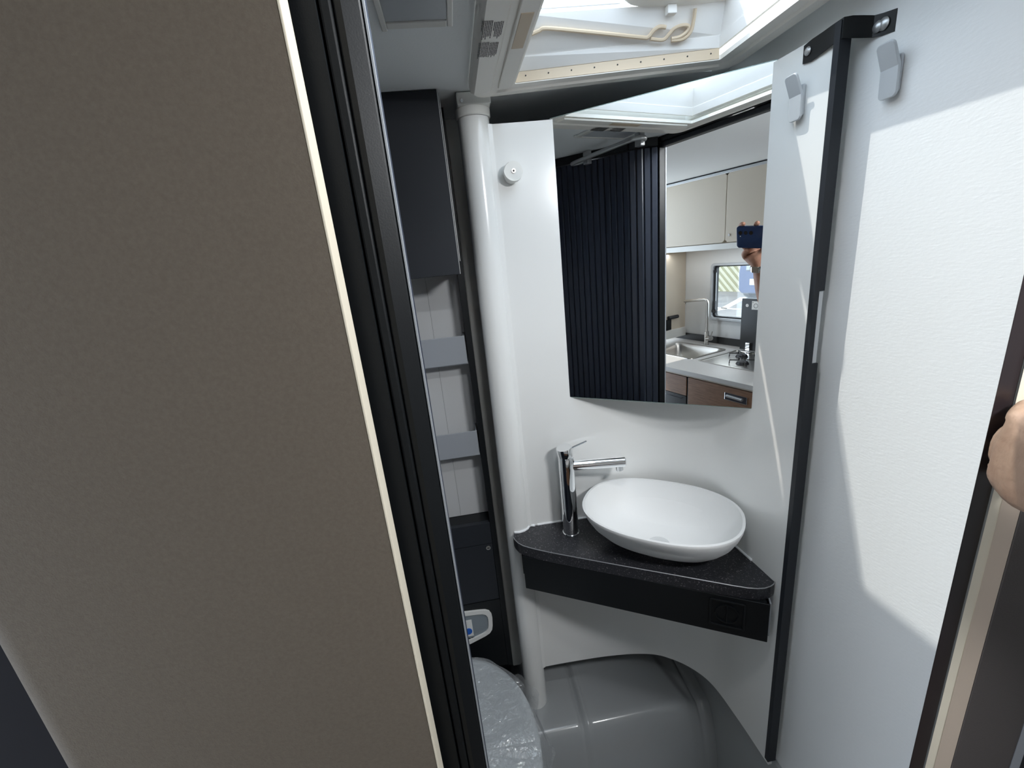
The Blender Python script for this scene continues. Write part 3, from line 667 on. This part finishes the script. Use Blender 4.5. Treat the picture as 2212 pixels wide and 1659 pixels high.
loft(bm, [sq(-.945, -.595, -.755, -.462, .03, .9055), sq(-.944, -.596, -.754, -.463, .03, .908), sq(-.928, -.612, -.738, -.478, .03, .9075), sq(-.922, -.618, -.732, -.484, .035, .89), sq(-.915, -.625, -.725, -.490, .05, .80), sq(-.89, -.65, -.70, -.515, .05, .785)], cap=(False, True)); link('basin', bm, M['steel'], t, smooth=True, ang=50)
tag(t, 'rectangular stainless steel kitchen sink reflected in the mirror', 'sink')
t = empty('kitchen_tap', (-.765, -.795, .906))
kx, ky = -.768, -.793
tube('body', [(kx, ky, .9055), (kx, ky, .985)], .0125, M['steel'], t, n=20)
tube('neck', [(kx, ky, .9855)] + [(kx, ky, 1.14)] + [(kx - .022 + .022 * math.cos(math.radians(a)), ky, 1.15 + .022 * math.sin(math.radians(a))) for a in (0, 30, 60, 90)] + [(kx - .15, ky + .02, 1.158)], .0085, M['steel'], t, n=16)
hb2 = tube('lever_housing', [(kx + .008, ky + .004, .944), (kx + .045, ky + .02, .952)], .014, M['steel'], t, n=18)
tube('lever', [(kx + .040, ky + .015, .962), (kx + .046, ky + .010, .990)], .0028, M['steel'], hb2, n=8)
tube('nozzle', [(kx - .138, ky + .018, 1.152), (kx - .138, ky + .018, 1.143)], .006, M['steel'], t, n=12)
tag(t, 'brushed steel swan-neck kitchen tap reflected in the mirror', 'tap')
t = empty('gas_hob', (-.33, -.6, .906))
bm = bmesh.new(); loft(bm, [sq(-.553, -.11, -.765, -.458, .012, .9052), sq(-.553, -.11, -.765, -.458, .012, .909), sq(-.543, -.12, -.755, -.468, .01, .909), sq(-.541, -.122, -.753, -.470, .01, .9062), sq(-.5, -.16, -.71, -.5, .01, .906)], cap=(True, True)); link('tray', bm, M['steel'], t)
for cx_, cy_ in ((-.445, -.66), (-.36, -.545), (-.22, -.64)):
    bm = bmesh.new(); T(bm, [(cx_, cy_, .9065), (cx_, cy_, .918), (cx_, cy_, .920)], [.030, .024, .020], 20); bu = link('burner', bm, M['rubber'], t, smooth=True)
    for q_ in range(4):
        a = math.radians(45 + 90 * q_); tube('pan_support', [(cx_ + .018 * math.cos(a), cy_ + .018 * math.sin(a), .926), (cx_ + .062 * math.cos(a), cy_ + .05 * math.sin(a), .926), (cx_ + .064 * math.cos(a), cy_ + .052 * math.sin(a), .908)], .0028, M['rubber'], bu, n=6)
ld = box('glass_lid', -.545, -.118, -.788, -.781, .912, 1.188, M['glassblk'], t, bevel=.002)
box('lid_hinge', -.505, -.478, -.7808, -.768, .9095, .955, M['chrome'], ld, bevel=.003)
bm = bmesh.new(); T(bm, [(-.513, -.7808, 1.152), (-.513, -.7800, 1.152)], .0085, 18); link('lid_cap', bm, M['paper'], ld)
lb = box('warning_sticker', -.487, -.440, -.7808, -.7802, 1.132, 1.176, M['paper'], ld)
bm = bmesh.new(); ring_xz(bm, [(-.465 + .012 * math.cos(a * .4), 1.152 + .012 * math.sin(a * .4)) for a in range(16)], [(-.465 + .010 * math.cos(a * .4), 1.152 + .010 * math.sin(a * .4)) for a in range(16)], -.7801, -.7799); B(bm, -.483, -.480, -.7801, -.7799, 1.166, 1.172); link('sticker_print', bm, M['print'], ld)
tag(t, 'gas hob with raised black glass lid reflected in the mirror', 'hob')

# outside, through the kitchen window
o = struct(box('trim_3', -40, 6, -32, -1.4, -.74, -.70, M['asphalt'])); o.name = 'ground'
bm = bmesh.new(); v = [bm.verts.new(p) for p in ((-8.0, -10.7, -.697), (-8.05, -10.3, -.697), (-9.3, -13.2, -.697), (-9.1, -13.4, -.697))]; bm.faces.new(v)
B(bm, -9.6, -7.6, -10.9, -10.75, -.6995, -.697)
tag(link('road_marking', bm, M['line']), 'white painted line on the grey yard outside the kitchen window', 'marking')
t = empty('yard_fence', (-10, -14.6, -.7))
box('fence_panel', -13.5, -6, -14.7, -14.6, -.7, 1.9, M['fence'], t)
for k in range(40):
    x = -15.5 + .30 * k; bm = bmesh.new(); B(bm, -.055, .055, -14.595, -14.56, -1.9, 1.9, Matrix.Translation((x, 0, .6)) @ Matrix.Rotation(math.radians(-44), 4, 'Y'))
    bmesh.ops.bisect_plane(bm, geom=bm.verts[:] + bm.edges[:] + bm.faces[:], plane_co=(0, 0, -.69), plane_no=(0, 0, -1), clear_outer=True)
    bmesh.ops.bisect_plane(bm, geom=bm.verts[:] + bm.edges[:] + bm.faces[:], plane_co=(0, 0, 1.9), plane_no=(0, 0, 1), clear_outer=True)
    link('slat', bm, M['slatf'], t)
tag(t, 'yellowish fence with pale diagonal slats outside the kitchen window', 'fence')
t = empty('blue_van', (-8.2, -13.6, -.7))
bm = bmesh.new(); pv = [(-9.22, -.42), (-9.1, -.52), (-7.2, -.52), (-7.1, -.4), (-7.1, .35), (-7.3, 1.25), (-8.9, 1.25), (-9.18, .6), (-9.24, .2)]
a = [bm.verts.new((p[0], -12.95, p[1])) for p in pv]; b = [bm.verts.new((p[0], -14.4, p[1])) for p in pv]; bm.faces.new(a); bm.faces.new(b[::-1])
for i in range(9): bm.faces.new((a[i], b[i], b[(i + 1) % 9], a[(i + 1) % 9]))
link('body', bm, M['van'], t, bevel=.05)
box('windscreen', -8.95, -7.4, -12.97, -12.945, .25, 1.05, M['thinblue'], t)
box('grille', -8.8, -7.6, -12.97, -12.945, -.22, -.02, M['edge'], t)
for x in (-9.05, -7.3):
    bm = bmesh.new(); T(bm, [(x - .1, -13.4, -.38), (x + .1, -13.4, -.38)], .32, 20); link('wheel', bm, M['rubber'], t)
tag(t, 'slate-blue vehicle parked before the fence, behind the reflected hand', 'vehicle')

# ------------------------------------------------------------ photographer: phone, hand and arm (seen in the mirror), other hand at the right edge
C0 = Vector((0, 0, H))
def cw(x, y, z): return C0 + CX * x + CY * y + CZ * z
PM = Matrix(((CX.x, CY.x, CZ.x, C0.x), (CX.y, CY.y, CZ.y, C0.y), (CX.z, CY.z, CZ.z, C0.z), (0, 0, 0, 1)))
t = empty('smartphone', cw(0, 0, .006))
bm = bmesh.new(); loft(bm, [[(p[0], p[1], z) for p in rrect(-.0305 + e, .1205 - e, -.0515 + e, .0205 - e, .009)] for e, z in ((.001, .0028), (0, .0036), (0, .0100), (.001, .0108))]); bmesh.ops.transform(bm, matrix=PM, verts=bm.verts)
link('body', bm, M['phone'], t, smooth=True, ang=40)
for k, x in enumerate((-.0195, .0, -.0)):
    pass
for x, y in ((-.0170, -.0010), (.0175, -.0010)):
    bm = bmesh.new(); T(bm, [(x, y, .0028), (x, y, .0016)], .0062, 20); bmesh.ops.transform(bm, matrix=PM, verts=bm.verts); link('camera_lens', bm, M['lens'], t)
bm = bmesh.new(); T(bm, [(0, -.001, .0028), (0, -.001, .0022)], .0062, 20); bmesh.ops.transform(bm, matrix=PM, verts=bm.verts); link('camera_lens', bm, M['lens'], t)
bm = bmesh.new(); T(bm, [(-.0175, -.0125, .0028), (-.0175, -.0125, .0022)], .0016, 12); bmesh.ops.transform(bm, matrix=PM, verts=bm.verts); link('flash_lens', bm, M['paper'], t)
tag(t, 'dark blue smartphone held sideways, reflected in the mirror', 'phone')

def skin(name, verts, edges, m, parent=None, sub=2, xf=None):
    me = bpy.data.meshes.new(name); me.from_pydata([xf(*v[:3]) if xf else v[:3] for v in verts], edges, []); o = bpy.data.objects.new(name, me); COL.objects.link(o)
    s_ = o.modifiers.new('skin', 'SKIN'); s_.use_smooth_shade = True; s_.branch_smoothing = .4
    for i, v in enumerate(verts): me.skin_vertices[0].data[i].radius = (v[3], v[4] if len(v) > 4 else v[3])
    me.skin_vertices[0].data[0].use_root = True
    ss_ = o.modifiers.new('sub', 'SUBSURF'); ss_.levels = sub; ss_.render_levels = sub
    dg = bpy.context.evaluated_depsgraph_get(); nm = bpy.data.meshes.new_from_object(o.evaluated_get(dg)); bpy.data.objects.remove(o)
    nm.materials.clear(); nm.materials.append(m); o = bpy.data.objects.new(name, nm); COL.objects.link(o)
    for p in nm.polygons: p.use_smooth = True
    if parent: o.parent = parent; o.matrix_parent_inverse = parent.matrix_basis.inverted()
    return o
t = empty('person', cw(.1, -.6, .25))
# right forearm, wrist and palm below the phone; fingers run up behind the screen and over the top edge
vs = [(.020, -.084, .026, .030, .021), (.030, -.118, .026, .023, .018), (.036, -.150, .028, .026, .021), (.044, -.20, .036, .033, .030), (.055, -.26, .055, .040, .038), (.075, -.33, .10, .043, .043), (.11, -.40, .20, .050, .05), (.14, -.34, .34, .055, .055),
      (.012, -.068, .030, .024, .016)]
es = [(0, 1), (1, 2), (2, 3), (3, 4), (4, 5), (5, 6), (6, 7), (0, 8)]
def chain(pts, root):
    i0 = len(vs)
    for k, p in enumerate(pts): vs.append(p); es.append((root if k == 0 else i0 + k - 1, i0 + k))
chain([(-.018, -.055, .024, .0095), (-.024, -.030, .0235, .009), (-.026, .000, .022, .0085), (-.024, .020, .018, .0085), (-.014, .0265, .009, .0075), (-.004, .0270, .004, .007)], 8)      # index over the top
chain([(.008, -.050, .026, .0095), (.016, -.028, .024, .009), (.022, .000, .023, .0088), (.026, .022, .018, .0085), (.033, .0290, .008, .0078), (.041, .0290, .004, .0070)], 8)       # middle
chain([(.024, -.052, .030, .009), (.038, -.034, .026, .0085), (.050, -.014, .024, .008), (.058, -.002, .023, .0075)], 8)     # ring, behind the screen
chain([(.042, -.066, .030, .0085), (.060, -.050, .026, .0075), (.074, -.038, .024, .007)], 0)                       # little
chain([(-.012, -.088, .020, .0125), (-.010, -.074, .008, .0105), (.002, -.0620, .004, .0092), (.012, -.0590, .004, .0082)], 0)       # thumb below the phone edge
skin('body', vs, es, M['skin'], t, xf=lambda x, y, z: cw(x, y, z))
wt = empty('tmp', (0, 0, 0)); bpy.data.objects.remove(wt)
bm = bmesh.new(); rr = []
for z_, s_ in ((-.116, 1.0), (-.1165, 1.10), (-.131, 1.10), (-.1315, 1.0)):
    rr.append([cw(.0335 + .0265 * s_ * math.cos(a), z_ + .10 * 0 + .006 * math.cos(a), .0275 + .0225 * s_ * math.sin(a)) for a in [2 * math.pi * k / 28 for k in range(28)]])
loft(bm, rr, cap=(False, False)); wb = link('watch_band', bm, M['chrome'], None, smooth=True, ang=40); 
bm = bmesh.new(); v = B(bm, .020, .046, -.1350, -.1130, -.0005, .0035, PM); wf = link('watch_case', bm, M['chrome'], wb, bevel=.0015)
wb.name = 'wristwatch'; tag(wb, 'steel wristwatch on the reflected forearm below the phone', 'watch')
tag(t, 'reflected bare forearm and hand holding up a phone to photograph', 'person')
# left hand gripping the door jamb at the right edge of the picture
t2 = empty('hand', (.45, .22, 1.34))
vs = [(.436, .246, 1.334, .036, .040), (.455, .238, 1.332, .042, .044), (.500, .210, 1.320, .041, .041), (.555, .165, 1.285, .032, .030), (.62, .11, 1.22, .038, .038), (.70, .04, 1.14, .045, .045)]
es = [(0, 1), (1, 2), (2, 3), (3, 4), (4, 5)]
chain([(.470, .276, 1.362, .0125), (.496, .288, 1.364, .0105), (.517, .286, 1.362, .0095)], 1)
chain([(.468, .280, 1.343, .0125), (.496, .290, 1.342, .011), (.519, .288, 1.341, .010)], 1)
chain([(.468, .279, 1.323, .0125), (.496, .289, 1.320, .0105), (.518, .287, 1.318, .0095)], 1)
chain([(.470, .274, 1.303, .0115), (.494, .286, 1.299, .009), (.514, .285, 1.297, .008)], 1)
chain([(.490, .180, 1.345, .0165), (.474, .166, 1.372, .0135), (.470, .162, 1.394, .0115)], 2)
skin('palm', [(v[0] - .019, v[1], v[2] - .013) + tuple(v[3:]) for v in vs], es, M['skin2'], t2)
tag(t2, 'blurred bare hand holding the door jamb at the right picture edge', 'hand')
